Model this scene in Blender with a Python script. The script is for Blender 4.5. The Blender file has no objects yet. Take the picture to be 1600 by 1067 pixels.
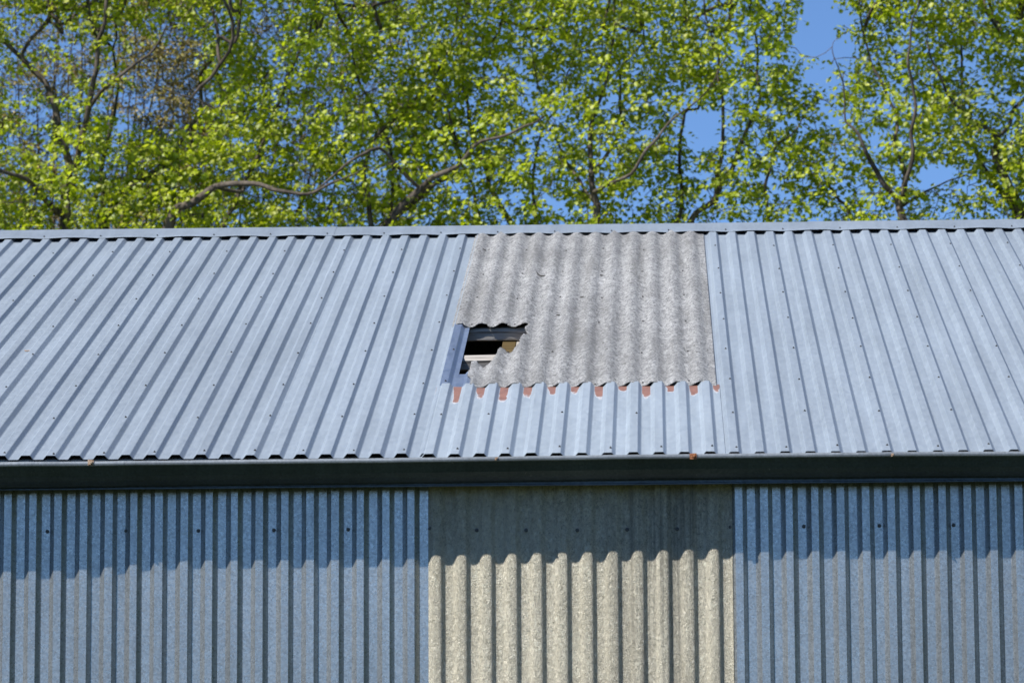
import bpy, bmesh, math, random
import numpy as np
from mathutils import Vector, Matrix, noise, kdtree

random.seed(7); rng = np.random.default_rng(11)
scene = bpy.context.scene
COL = scene.collection
R = math.radians

# ------------------------------------------------------------------ measurements
P = 0.14            # rib pitch of the cladding
H = 4.8             # height of the eaves
SL = R(19.31)       # roof slope
CS, SN = math.cos(SL), math.sin(SL)
CAM = Vector((25.77 * P, -169.65 * P, H - 22.86 * P))
YAW, TILT, ROLL, FPX = R(-1.916), R(9.18), R(-0.272), 6741.0
fwd = Vector((math.sin(YAW) * math.cos(TILT), math.cos(YAW) * math.cos(TILT), math.sin(TILT)))
rgt = Vector((math.cos(YAW), -math.sin(YAW), 0)); upv = rgt.cross(fwd)
RGT = math.cos(ROLL) * rgt + math.sin(ROLL) * upv
UPV = -math.sin(ROLL) * rgt + math.cos(ROLL) * upv

# ------------------------------------------------------------------ camera
cd = bpy.data.cameras.new('camera'); camo = bpy.data.objects.new('camera', cd); COL.objects.link(camo)
m = Matrix((RGT, UPV, -fwd)).transposed().to_4x4(); m.translation = CAM
camo.matrix_world = m
cd.sensor_width = 36; cd.lens = FPX / 1600 * 36; cd.clip_start = 0.5; cd.clip_end = 3000
cd.dof.use_dof = True; cd.dof.focus_distance = 27.5; cd.dof.aperture_fstop = 5.0
scene.camera = camo

# ------------------------------------------------------------------ sky, sun, exposure
SUN = Vector((-1.17, -1.0, 1.85)).normalized()
sun_el = math.asin(SUN.z); sun_az = math.atan2(SUN.x, SUN.y)
w = bpy.data.worlds.new('World'); scene.world = w; w.use_nodes = True
wn = w.node_tree.nodes; wl = w.node_tree.links; wn.clear()
sky = wn.new('ShaderNodeTexSky'); sky.sky_type = 'NISHITA'; sky.sun_disc = False
sky.sun_elevation = sun_el; sky.sun_rotation = sun_az
sky.air_density = 1.0; sky.dust_density = 0.0; sky.ozone_density = 8.0; sky.altitude = 3000
bg = wn.new('ShaderNodeBackground'); bg.inputs[1].default_value = 0.108
wo = wn.new('ShaderNodeOutputWorld'); wl.new(sky.outputs[0], bg.inputs[0]); wl.new(bg.outputs[0], wo.inputs[0])
sd = bpy.data.lights.new('sun', 'SUN'); sd.energy = 5.0; sd.angle = R(0.53); sd.color = (1.0, 0.96, 0.90)
so = bpy.data.objects.new('sun', sd); COL.objects.link(so)
so.rotation_euler = (-SUN).to_track_quat('-Z', 'Y').to_euler(); so.location = (-20, -20, 30)
scene.render.engine = 'CYCLES'
vs = scene.view_settings; vs.view_transform = 'Standard'; vs.look = 'None'; vs.exposure = 0.55; vs.gamma = 1.0
vs.use_curve_mapping = False

# ------------------------------------------------------------------ helpers
def ray(x, y): return fwd + RGT * ((x - 800) / FPX) - UPV * ((y - 533.5) / FPX)
def on_y(x, y, Y):
    d = ray(x, y); return CAM + d * ((Y - CAM.y) / d.y)
RN = Vector((0, -SN, CS)); RU = Vector((0, CS, SN))
def on_roof(x, y, h=0.0):
    o = Vector((0, 0, H)) + h * RN; d = ray(x, y); p = CAM + d * ((o - CAM).dot(RN) / d.dot(RN))
    return p.x, (p - o).dot(RU)
def rp(x, t, h=0.0): return Vector((x, 0, H)) + RU * t + RN * h

def tag(o, label=None, cat=None, group=None, kind=None):
    if label: o['label'] = label
    if cat: o['category'] = cat
    if group: o['group'] = group
    if kind: o['kind'] = kind
    return o
def child(o, parent):
    o.parent = parent
    if parent.parent is None and parent.type == 'EMPTY':
        o.matrix_parent_inverse = Matrix.Translation(parent.location).inverted()
    return o
def empty(name, loc):
    o = bpy.data.objects.new(name, None); COL.objects.link(o); o.location = loc; o.empty_display_size = 0.3; return o
def obj(name, me, mat=None, parent=None):
    o = bpy.data.objects.new(name, me); COL.objects.link(o)
    if mat and not me.materials: me.materials.append(mat)
    if parent: child(o, parent)
    return o
def mesh(name, verts, faces, smooth=False):
    me = bpy.data.meshes.new(name); me.from_pydata([tuple(v) for v in verts], [], faces); me.update()
    if smooth: me.polygons.foreach_set('use_smooth', [True] * len(me.polygons))
    return me
def npmesh(name, V, F, smooth=False):
    """V (n,3) float, F (m,k) int, all faces with k corners"""
    me = bpy.data.meshes.new(name); V = np.asarray(V, np.float32); F = np.asarray(F, np.int32); k = F.shape[1]
    me.vertices.add(len(V)); me.vertices.foreach_set('co', V.ravel())
    me.loops.add(F.size); me.loops.foreach_set('vertex_index', F.ravel())
    me.polygons.add(len(F)); me.polygons.foreach_set('loop_start', np.arange(0, F.size, k, dtype=np.int32))
    me.polygons.foreach_set('loop_total', np.full(len(F), k, np.int32))
    if smooth: me.polygons.foreach_set('use_smooth', np.ones(len(F), bool))
    me.update(calc_edges=True); return me
def solidify(o, th, off=-1.0):
    md = o.modifiers.new('thickness', 'SOLIDIFY'); md.thickness = th; md.offset = off; return o
def box(c, s, rot=None, bev=0.0):
    bm = bmesh.new(); bmesh.ops.create_cube(bm, size=1.0)
    bmesh.ops.scale(bm, vec=s, verts=bm.verts)
    if bev: bmesh.ops.bevel(bm, geom=bm.edges[:], offset=bev, segments=2, affect='EDGES')
    if rot: bmesh.ops.rotate(bm, matrix=rot, verts=bm.verts)
    bmesh.ops.translate(bm, vec=c, verts=bm.verts)
    me = bpy.data.meshes.new('box'); bm.to_mesh(me); bm.free(); return me

# ------------------------------------------------------------------ materials
class NT:
    def __init__(s, name):
        s.m = bpy.data.materials.new(name); s.m.use_nodes = True; s.t = s.m.node_tree
        s.n = s.t.nodes; s.l = s.t.links; s.b = s.n.get('Principled BSDF'); s.out = s.n.get('Material Output')
        s.tc = s.n.new('ShaderNodeTexCoord')
    def link(s, a, b): s.l.new(a, b)
    def coord(s, scale=(1, 1, 1), out='Object', loc=(0, 0, 0)):
        mp = s.n.new('ShaderNodeMapping'); mp.inputs['Scale'].default_value = scale; mp.inputs['Location'].default_value = loc
        s.link(s.tc.outputs[out], mp.inputs[0]); return mp.outputs[0]
    def noise(s, vec, scale, detail=3, rough=.5, dist=0.0):
        n = s.n.new('ShaderNodeTexNoise'); n.inputs['Scale'].default_value = scale; n.inputs['Detail'].default_value = detail
        n.inputs['Roughness'].default_value = rough; n.inputs['Distortion'].default_value = dist
        s.link(vec, n.inputs['Vector']); return n.outputs[0]
    def voronoi(s, vec, scale, out='Color', feature='F1'):
        n = s.n.new('ShaderNodeTexVoronoi'); n.feature = feature; n.inputs['Scale'].default_value = scale
        s.link(vec, n.inputs['Vector']); return n.outputs[out]
    def ramp(s, f, stops, interp='LINEAR'):
        n = s.n.new('ShaderNodeValToRGB'); n.color_ramp.interpolation = interp; e = n.color_ramp.elements
        while len(e) < len(stops): e.new(0.5)
        for i, (p, c) in enumerate(stops):
            e[i].position = p; e[i].color = (c, c, c, 1) if isinstance(c, (int, float)) else (*c, 1)
        s.link(f, n.inputs[0]); return n.outputs[0]
    def mix(s, f, a, b, mode='MIX'):
        n = s.n.new('ShaderNodeMix'); n.data_type = 'RGBA'; n.blend_type = mode
        for sock, v in ((n.inputs[0], f), (n.inputs[6], a), (n.inputs[7], b)):
            if isinstance(v, (int, float)): sock.default_value = v if sock == n.inputs[0] else (v, v, v, 1)
            elif isinstance(v, tuple): sock.default_value = (*v, 1)
            else: s.link(v, sock)
        return n.outputs[2]
    def math(s, op, a, b=0.0, c=None):
        n = s.n.new('ShaderNodeMath'); n.operation = op
        for i, v in enumerate((a, b, c)):
            if v is None: continue
            if isinstance(v, (int, float)): n.inputs[i].default_value = v
            else: s.link(v, n.inputs[i])
        return n.outputs[0]
    def attr(s, name):
        n = s.n.new('ShaderNodeAttribute'); n.attribute_name = name; return n.outputs['Fac']
    def bump(s, h, strength=.3, dist=.002):
        n = s.n.new('ShaderNodeBump'); n.inputs['Strength'].default_value = strength; n.inputs['Distance'].default_value = dist
        s.link(h, n.inputs['Height']); s.link(n.outputs[0], s.b.inputs['Normal']); return n.outputs[0]
    def set(s, col=None, rough=None, metal=None, spec=None):
        for k, v in (('Base Color', col), ('Roughness', rough), ('Metallic', metal), ('Specular IOR Level', spec)):
            if v is None: continue
            if isinstance(v, (int, float)): s.b.inputs[k].default_value = v
            elif isinstance(v, tuple): s.b.inputs[k].default_value = (*v, 1)
            else: s.link(v, s.b.inputs[k])

def galv(name, base, metal, rough, cell, contrast, dirt=.25, stain=None, stretch=(1, 1, 1), facets=0):
    t = NT(name); c = t.coord(stretch)
    oi = t.n.new('ShaderNodeObjectInfo')
    v = t.voronoi(c, cell); g = t.math('MULTIPLY_ADD', v, contrast, 1 - contrast * .5)
    col = t.mix(1.0, base, g, 'MULTIPLY')
    big = t.ramp(t.noise(c, 1.3, 4, .6), [(.3, 1 - dirt), (.7, 1.0)])
    col = t.mix(1.0, col, big, 'MULTIPLY')
    run = t.ramp(t.noise(t.coord((11, .5, .5)), 1.0, 4, .65), [(.35, .90), (.60, 1.03)])
    col = t.mix(1.0, col, run, 'MULTIPLY')
    rnd = t.math('MULTIPLY_ADD', oi.outputs['Random'], .12, .94)
    col = t.mix(1.0, col, rnd, 'MULTIPLY')
    # pale rain scuffs and specks
    sp = t.ramp(t.noise(t.coord((40, 14, 40)), 1.0, 5, .7, .4), [(.66, 0.0), (.75, .35)])
    col = t.mix(sp, col, (.72, .75, .80))
    ro = t.math('MULTIPLY_ADD', t.voronoi(c, cell * .83), .16, rough - .08)
    if stain:
        pu = t.attr('pu'); sdn = t.attr('sd')
        wob = t.math('MULTIPLY_ADD', t.noise(t.coord((1, .5, .5)), 17, 5, .6), 1.1, -.55)
        q = t.math('POWER', t.math('ABSOLUTE', t.math('ADD', pu, t.math('MULTIPLY', t.math('SUBTRACT', t.noise(c, 3.1, 1), .5), 2.2))), 3.0)
        lev = t.math('ADD', t.math('ADD', sdn, t.math('MULTIPLY', q, stain[2])), wob)
        mk = t.ramp(lev, [(.80, 1.0), (1.04, 0.0)])
        rim = t.ramp(lev, [(.80, 0.0), (1.0, 1.0), (1.03, 1.0), (1.16, 0.0)])
        inpan = t.ramp(t.math('ABSOLUTE', pu), [(.96, 1.0), (1.0, 0.0)])
        mk = t.math('MULTIPLY', mk, inpan)
        col = t.mix(t.math('MULTIPLY', t.math('MULTIPLY', rim, inpan), .7), col, (.80, .80, .80))
        rust = t.mix(t.noise(c, 30, 4), stain[0], stain[1])
        col = t.mix(mk, col, rust)
        t.set(metal=t.math('MULTIPLY_ADD', mk, -metal, metal)); metal = None
    t.set(col, ro, metal)
    h = t.math('ADD', t.noise(t.coord((3.0, 1.2, 1.2)), 1.6, 2), t.math('MULTIPLY', v, .02))
    if facets: h = t.math('ADD', h, t.math('MULTIPLY', t.noise(c, 260, 2, .6), .11))
    t.bump(h, .35, .006)
    return t.m

M = {}
M['roof'] = galv('galvanised roof steel', (.298, .350, .405), .35, .55, 55, .10, .10, stretch=(1, .35, .35))
M['roof_new'] = galv('newer roof steel', (.355, .412, .465), .38, .52, 55, .08, .08,
                     stain=((.30, .15, .11), (.13, .068, .055), .35), stretch=(1, .35, .35))
M['roof_blue'] = galv('unweathered roof steel', (.36, .44, .58), .8, .42, 55, .12, .2, stretch=(1, .35, .35))
M['wall'] = galv('galvanised wall steel', (.405, .437, .452), .72, .32, 110, .5, .15, facets=1)
M['gutter'] = galv('shaded galvanised gutter steel', (.085, .11, .135), .75, .42, 90, .35, .3)  # shade on the gutter face put into a darker base colour
M['bead'] = galv('sunlit gutter bead steel', (.24, .27, .30), .45, .5, 90, .3, .3)  # same gutter metal, its sunlit look put into a lighter base colour
M['cap'] = galv('ridge flashing steel', (.31, .365, .425), .40, .52, 60, .10, .15)

def screw_mat():
    t = NT('screw head steel'); c = t.coord()
    t.set(t.mix(t.noise(c, 120, 2), (.05, .054, .058), (.13, .115, .10)), .5, .6); return t.m
M['screw'] = screw_mat()
def rust_mat(a, b, name):
    t = NT(name); c = t.coord()
    t.set(t.mix(t.ramp(t.noise(c, 130, 4), [(.35, 0), (.65, 1)]), a, b), .85, 0.0); t.bump(t.noise(c, 200, 3), .6, .002); return t.m
M['rust'] = rust_mat((.42, .17, .07), (.10, .035, .02), 'rust')
M['rust_pale'] = rust_mat((.55, .45, .34), (.22, .12, .07), 'pale rust')

def fibre(name, light, mid, dark, scale, warm=None, grime=.5, rough=.75, sparkle=.25, stretch=(1, 1, 1), streak=False):
    t = NT(name); c = t.coord(stretch)
    # matted glass strands: thin curved ridges from warped noise
    def strands(sc, seed, lo, hi, dist):
        n = t.noise(t.coord(tuple(sc * k for k in stretch), loc=(seed, seed * 1.7, -seed)), 1.0, 3, .62, dist)
        a = t.math('ABSOLUTE', t.math('SUBTRACT', n, .5))
        return t.ramp(a, [(lo, 1.0), (hi, 0.0)])
    s1 = strands(scale, 1.3, .006, .035, 1.6); s2 = strands(scale * 1.7, 7.1, .006, .04, 2.2); s3 = strands(scale * .8, 3.9, .004, .03, 2.6)
    g = t.ramp(t.noise(c, scale * 1.6, 5, .75, .6), [(.40, 0.0), (.62, 1.0)])
    col = t.mix(g, mid, light)
    col = t.mix(t.math('MULTIPLY', s3, .75), col, dark)
    lt = t.math('MAXIMUM', s1, s2)
    col = t.mix(t.math('MULTIPLY', lt, .65), col, light)
    fl = t.noise(t.coord(tuple(scale * 2.2 * k for k in stretch), loc=(2.2, 6.1, 4.4)), 1.0, 2, .5, 1.2)
    col = t.mix(t.ramp(fl, [(.30, .5), (.40, 0.0)]), col, dark)
    col = t.mix(t.ramp(fl, [(.60, 0.0), (.68, .6)]), col, tuple(min(.92, k * 1.15) for k in light))
    br = t.ramp(t.noise(t.coord(tuple(1.1 * k for k in stretch)), 1.6, 5, .65), [(.38, 0.0), (.68, grime)])
    col = t.mix(br, col, dark)
    if not streak:
        bd = t.ramp(t.noise(t.coord((.5, 2.4, 2.4)), 1.0, 4, .6), [(.40, 0.0), (.62, .32)])
        col = t.mix(bd, col, mid)
        sp = t.ramp(t.noise(t.coord((26, 9, 9), loc=(3, 1, 8)), 1.0, 3, .6), [(.66, 0.0), (.72, .8)])
        col = t.mix(sp, col, (.07, .068, .06))
        vr = t.ramp(t.noise(t.coord((7.1, .55, .55), loc=(5, 2, 1)), 1.0, 5, .7), [(.48, 0.0), (.68, .6)])
        col = t.mix(vr, col, (.16, .158, .15))
    if streak:
        # vertical dirt runs, heavier towards one side of the sheet
        sx = t.noise(t.coord((16, 1, .35)), 1.0, 4, .7)
        sep = t.n.new('ShaderNodeSeparateXYZ'); t.link(t.tc.outputs['Object'], sep.inputs[0])
        side = t.ramp(t.math('MULTIPLY_ADD', sep.outputs[0], .5, -1.0), [(.62, 0.0), (.78, 1.0), (.90, 1.0), (.99, .2)])
        run = t.math('MULTIPLY', t.ramp(sx, [(.42, 0.0), (.62, .75)]), side)
        col = t.mix(run, col, (.13, .125, .11))
    if warm:
        col = t.mix(t.ramp(t.noise(c, 2.2, 3), [(.4, 0.0), (.75, .5)]), col, warm)
    t.set(col, t.math('MULTIPLY_ADD', lt, -sparkle, rough), 0.0, .45)
    t.bump(t.math('ADD', t.math('MULTIPLY', lt, .7), t.math('MULTIPLY', g, .8)), .8, .007)
    return t.m
M['grp_roof'] = fibre('weathered fibreglass roof sheet', (.60, .605, .605), (.18, .182, .182), (.035, .036, .036), 27, None, .25, .85, .15, (1, .38, .38))
M['grp_wall'] = fibre('cream fibreglass wall sheet', (.86, .81, .66), (.53, .495, .39), (.12, .112, .08), 30, (.66, .61, .47), .20, .5, .3, (1, 1, .7), True)

def wood(name, a, b, dark):
    t = NT(name); c = t.coord((2, 30, 30)); n = t.noise(c, 1.0, 6, .7, .6)
    col = t.mix(t.ramp(n, [(.35, 0), (.65, 1)]), a, b)
    col = t.mix(t.ramp(t.noise(t.coord((3, 60, 60)), 1.0, 3), [(.60, 0), (.66, .8)]), col, dark)
    t.set(col, .9, 0.0, .2); t.bump(n, .8, .008); return t.m
M['wood'] = wood('weathered grey timber', (.30, .275, .245), (.46, .43, .395), (.07, .06, .05))
M['wood_brown'] = wood('brown rafter timber', (.06, .042, .016), (.13, .09, .035), (.06, .04, .02))
def plain(name, col, rough=.9):
    t = NT(name); c = t.coord(); t.set(t.mix(t.noise(c, 4, 4), tuple(k * .75 for k in col), col), rough, 0.0, .2); return t.m
M['soffit'] = plain('dark soffit board', (.05, .045, .035))
M['inside'] = plain('old back cladding', (.16, .17, .18), .7)
M['twig'] = plain('dry twig', (.35, .22, .12))
def ground_mat():
    t = NT('grass ground'); c = t.coord()
    col = t.mix(t.noise(c, .15, 5, .6), (.016, .028, .008), (.036, .046, .015)); col = t.mix(t.ramp(t.noise(c, 9, 4), [(.4, 0), (.7, .6)]), col, (.06, .065, .03))
    t.set(col, .95, 0.0, .1); return t.m
M['ground'] = ground_mat()
def bark(name, a, b):
    t = NT(name); c = t.coord((14, 14, 3)); n = t.noise(c, 1.0, 5, .65)
    t.set(t.mix(t.ramp(n, [(.35, 0), (.65, 1)]), a, b), .95, 0.0, .15); t.bump(n, .7, .02); return t.m
M['bark'] = bark('maple bark', (.045, .037, .030), (.15, .125, .10))
M['bark_brown'] = bark('willow bark', (.06, .045, .032), (.17, .13, .09))
def leaf(name, stops, trans):
    t = NT(name); geo = t.n.new('ShaderNodeNewGeometry')
    col = t.ramp(geo.outputs['Random Per Island'], stops)
    big = t.ramp(t.noise(t.coord(), .9, 2), [(.35, .78), (.65, 1.1)])
    col = t.mix(1.0, col, big, 'MULTIPLY')
    df = t.n.new('ShaderNodeBsdfDiffuse'); tr = t.n.new('ShaderNodeBsdfTranslucent'); gl = t.n.new('ShaderNodeBsdfGlossy')
    gl.inputs['Roughness'].default_value = .5
    t.link(col, df.inputs[0]); t.link(t.mix(1.0, col, (1.25, 1.3, .6), 'MULTIPLY'), tr.inputs[0])
    a = t.n.new('ShaderNodeMixShader'); a.inputs[0].default_value = trans; t.link(df.outputs[0], a.inputs[1]); t.link(tr.outputs[0], a.inputs[2])
    b = t.n.new('ShaderNodeMixShader'); b.inputs[0].default_value = .04; t.link(a.outputs[0], b.inputs[1]); t.link(gl.outputs[0], b.inputs[2])
    t.link(b.outputs[0], t.out.inputs[0]); t.n.remove(t.b); return t.m
M['leaf'] = leaf('spring maple leaf', [(0, (.22, .29, .010)), (.4, (.38, .46, .014)), (.8, (.50, .56, .026)), (1, (.58, .61, .09))], .55)
M['leaf_brown'] = leaf('brown spring bud', [(0, (.20, .15, .04)), (.6, (.34, .27, .08)), (1, (.34, .35, .08))], .3)

# ------------------------------------------------------------------ the ground
V, F = [], []
rings = [0, 6, 15, 30, 60, 120, 300, 800, 2000]; seg = 48
V.append((3, 0, 0))
for r_ in rings[1:]:
    for k in range(seg):
        a = 2 * math.pi * k / seg; x, y = 3 + r_ * math.cos(a), r_ * math.sin(a)
        V.append((x, y, 0))
for k in range(seg): F.append((0, 1 + k, 1 + (k + 1) % seg))
for j in range(len(rings) - 2):
    for k in range(seg):
        a = 1 + j * seg + k; b = 1 + j * seg + (k + 1) % seg; F.append((a, a + seg, b + seg, b))
tag(obj('ground', mesh('ground', V, F), M['ground']), kind='structure')

# unseen tree belts added beyond both barn ends to keep the rib sides dark
def added_wood_belt():
    V, F = [], []
    for sgn, xc in ((-1, -38.0), (1, 46.0)):
        nu, nv = 60, 10; o = len(V)
        for i in range(nu + 1):
            y = -55 + 110 * i / nu
            for j in range(nv + 1):
                a = math.pi * j / nv; hh = 15 + 4 * noise.noise((y * .12, sgn * 7, 0)) + 2 * noise.noise((y * .5, sgn, 3))
                b = 1 + .16 * noise.noise((y * .6, j * .9, sgn * 3)) + .10 * noise.noise((y * 1.7, j * 2, sgn))
                V.append((xc + 7 * math.cos(a) * b, y, max(0, hh * math.sin(a) ** .7 * b)))
        for i in range(nu):
            for j in range(nv): k = o + i * (nv + 1) + j; F.append((k, k + 1, k + nv + 2, k + nv + 1))
    t = NT('added belt foliage'); c = t.coord(); t.set(t.mix(t.noise(c, 1.2, 6, .7), (.02, .035, .008), (.08, .11, .02)), .95, 0.0, .1); t.bump(t.noise(c, 2.5, 6, .7), 1.0, .6)
    tag(obj('added_woodland', mesh('added_woodland', V, F, True), t.m), 'unseen green tree belts added beyond both ends of the barn', 'added_woodland', kind='stuff')
added_wood_belt()

# ------------------------------------------------------------------ the barn
X0, X1 = -7.0, 14.0; YB = 2 * 8.33 * CS; TR = 8.33
barn = empty('barn', (3.5, YB / 2, 0))
tag(barn, 'long metal barn of blue-grey ribbed steel with a broken fibreglass patch in its roof', 'barn')

def rib_profile(refs, jit=0.05, crown=.047, web=.020, h=.024, start=None, end=None, shrink_last=False):
    """outline (x, height, pan coordinate) through ribs whose right foot stands at refs"""
    pts = []
    if start is not None: pts.append((start, 0.0, -1.0))
    for i, x in enumerate(refs):
        k = 1 + random.uniform(-jit, jit); wl_, wr = web * (1 + random.uniform(-jit, jit) * 2), web * (1 + random.uniform(-jit, jit) * 2.5)
        hh = h * k; d = 0
        if shrink_last and i == len(refs) - 1: d = .0022
        l0 = x - 2 * web - crown + d; l1 = l0 + wl_; r0 = x - wr - d; r1 = x - d
        e = .0022
        pts += [(l0 - e, 0, 1), (l0 + e, .0022, 9), (l1 - e * .6, hh - d - .0022, 9), (l1 + e, hh - d, 9), (r0 - e, hh - d, 9), (r0 + e * .6, hh - d - .0022, 9), (r1 - e, .0022, 9), (r1 + e, 0, -1)]
    if end is not None: pts.append((end, 0.0, 1.0))
    return pts
def roof_sheet(name, pts, t0, t1, mat, lift=0.0, nseg=8, ragged=0.0, stain=None):
    ts = np.linspace(t0, t1, nseg + 1); V, F, pu, sdv = [], [], [], []
    wob = random.uniform(0, 50); n = len(pts)
    rib = -1; ribs = []
    for p in pts:
        if p[2] == 1: rib += 1
        ribs.append(rib)
    for j, t in enumerate(ts):
        for i, (x, h, u) in enumerate(pts):
            dz = .0016 * noise.noise((x * 1.5 + wob, t * .9, wob))
            tt = t + (ragged * noise.noise((x * 9, wob, 0)) if j in (0, nseg) else 0)
            V.append(rp(x + .0012 * noise.noise((x * 3, t * .8, wob)), tt, lift + h + dz)); pu.append(u)
            sdv.append((t1 - t) / stain[(ribs[i] + (0 if u == 1 else 1)) % len(stain)] if stain else 9)
    for j in range(nseg):
        for i in range(n - 1): a = j * n + i; F.append((a, a + 1, a + n + 1, a + n))
    me = mesh(name, V, F)
    if stain:
        a = me.attributes.new('pu', 'FLOAT', 'POINT'); a.data.foreach_set('value', pu)
        a = me.attributes.new('sd', 'FLOAT', 'POINT'); a.data.foreach_set('value', sdv)
    o = obj(name, me, mat, barn); solidify(o, .0012); return o

roof_sheets = []   # (first x, last x, object)
def lay(refs_all, t1=8.05, last_end=None, first_start=None):
    i = 0; N = len(refs_all)
    while i < N:
        grp = refs_all[i:i + 8]; last = i + 8 >= N
        st = first_start if (i == 0 and first_start is not None) else grp[0] - .087 - .012
        en = last_end if (last and last_end is not None) else (None if not last else grp[-1] + .03)
        pts = rib_profile(grp, end=en if last else grp[-1] + .010, start=st, shrink_last=not last)
        e0 = float(np.interp(grp[0], [0, 2.2, 3.9, 6], [-.005, -.055, -.078, -.078]))
        o = roof_sheet('roof_sheet', pts, e0 + random.uniform(-.006, .006), t1 + .2, M['roof'], lift=random.uniform(0, .0006))
        roof_sheets.append((grp[0] - .1, grp[-1] + .02, o)); i += 7
        if last: break
refs_left = [P * n for n in range(-46, 18)]
Q = 29.195
refs_right = [P * (Q + n) for n in range(0, 70)]
lay(refs_left, last_end=P * 17 + .030)
lay(refs_right, first_start=3.950)

# lower patch sheet with reddish old paint showing in the pans at its upper end
T_B = 2.03
refs_low = [P * (17.105 + 1.0117 * j) for j in range(12)]
pts = rib_profile(refs_low, .03, start=refs_low[0] - .10, end=refs_low[-1] + .042)
st_len = [.3, .52, .40, .50, .34, .28, .26, .44, .20, .40, .24, .38, .25]
low_sheet = roof_sheet('patch_sheet', pts, -.078, T_B, M['roof_new'], lift=.0045, nseg=6, ragged=.012, stain=st_len)
low_sheet['label'] = 'short bright steel sheet with red-brown stains below the fibreglass patch'
# remnant of the older sheet that shows in the hole
pts = [(refs_low[0] - .006, 0, -1), (refs_low[1] - .088, 0, 1), (refs_low[1] - .074, .016, 9), (refs_low[1] - .066, .0205, 9), (refs_low[1] - .040, .0205, 9)]
rem = roof_sheet('under_sheet', pts, T_B - .4, 2.47, M['roof_blue'], lift=.0015, nseg=3, ragged=.02)
# bare bluish strip where the fibreglass used to cover the steel
pts = rib_profile([P * 17], .01, start=None, end=P * 17 + .029)[2:]
strip = roof_sheet('cover_strip', pts, T_B - .05, 4.16, M['roof_blue'], lift=.0022, nseg=8)

# fibreglass roof panel with the hole broken out of it
def poly_in(x, y, poly):
    c = False; j = len(poly) - 1
    for i in range(len(poly)):
        xi, yi = poly[i]; xj, yj = poly[j]
        if (yi > y) != (yj > y) and x < (xj - xi) * (y - yi) / (yj - yi) + xi: c = not c
        j = i
    return c
gx0, gp = P * 16.76, P * .9955          # first crest and pitch
edge_px = [(825, 509), (822, 513), (823.4, 522), (816.7, 525), (813, 532.6), (807, 541), (795, 548.5), (789, 545), (784, 543.6), (777.7, 549.7), (774, 556), (769, 564), (757, 570.4), (746, 566.8), (738, 567), (734, 575), (732, 586), (735, 601)]
hole = [on_roof(x, y, .02) for x, y in edge_px]
hole[0] = (hole[0][0], 4.10); hole = [(1.5, 4.10)] + hole + [(hole[-1][0], 1.5), (1.5, 1.5)]
GX0, GX1 = gx0 - .052, 3.978
dx, dt = .0065, .026
nx = int((GX1 - GX0) / dx); nt_ = int((8.2 - T_B + .035) / dt)
V, F, idx = [], [], {}
def gh(x, t):
    c = math.cos(2 * math.pi * (min(x, gx0 + 11.5 * gp) - gx0) / gp)
    return .0195 + .0135 * (c * (1.12 - .12 * c * c)) + .0016 * noise.noise((x * 3, t * .7, 4.2)) + .0006 * noise.noise((x * 25, t * 8, 1))
def gv(i, j):
    if (i, j) not in idx:
        x = GX0 + i * dx; t = T_B - .035 + j * dt
        if j == 0: t += .022 * noise.noise((x * 7, 3, 0)) + .012 * noise.noise((x * 40, 1, 0))
        if i == 0: x += .006 * noise.noise((t * 5, 0, 2))
        idx[(i, j)] = len(V); V.append(rp(x, t, gh(x, t) + .002))
    return idx[(i, j)]
for j in range(nt_):
    for i in range(nx):
        x = GX0 + (i + .5) * dx; t = T_B - .035 + (j + .5) * dt
        jx = x + .007 * noise.noise((x * 60, t * 14, 0)) + .012 * noise.noise((x * 22, t * 5, 7)); jt = t + .035 * noise.noise((x * 45, t * 10, 9)) + .03 * noise.noise((x * 14, 5, 9))
        if poly_in(jx, jt, hole): continue
        F.append((gv(i, j), gv(i + 1, j), gv(i + 1, j + 1), gv(i, j + 1)))
grp = obj('fibreglass_roof_panel', mesh('fibreglass_roof_panel', V, F, True), M['grp_roof'], barn); solidify(grp, .006)
grp['label'] = 'weathered grey corrugated fibreglass roof panel with a hole broken in its lower left'
# a curled crack and small nicks in the panel
def chip(x, y, pts_, th=.004, nm='crack'):
    X, T = on_roof(x, y, .026); Vv, Ff = [], []
    for (a, b, wd) in pts_:
        hh = gh(X + a, T + b) + .0035
        Vv += [rp(X + a, T + b + wd, hh), rp(X + a, T + b - wd, hh), rp(X + a, T + b - wd, hh + .003), rp(X + a, T + b + wd, hh + .003)]
    for k in range(len(pts_) - 1):
        for q in range(4): a = 4 * k + q; b = 4 * k + (q + 1) % 4; Ff.append((a, b, b + 4, a + 4))
    return obj(nm, mesh(nm, Vv, Ff), M['soffit'], grp)
chip(845, 427, [(-.030, .05, .010), (-.026, .01, .016), (-.012, -.03, .016), (.008, -.036, .014), (.024, -.032, .010), (.032, -.028, .006)])
for x, y in ((872, 489), (940, 427), (909, 461), (757, 389)):
    chip(x, y, [(-.012, .0, .008), (0, .006, .012), (.012, .0, .008)])

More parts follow.
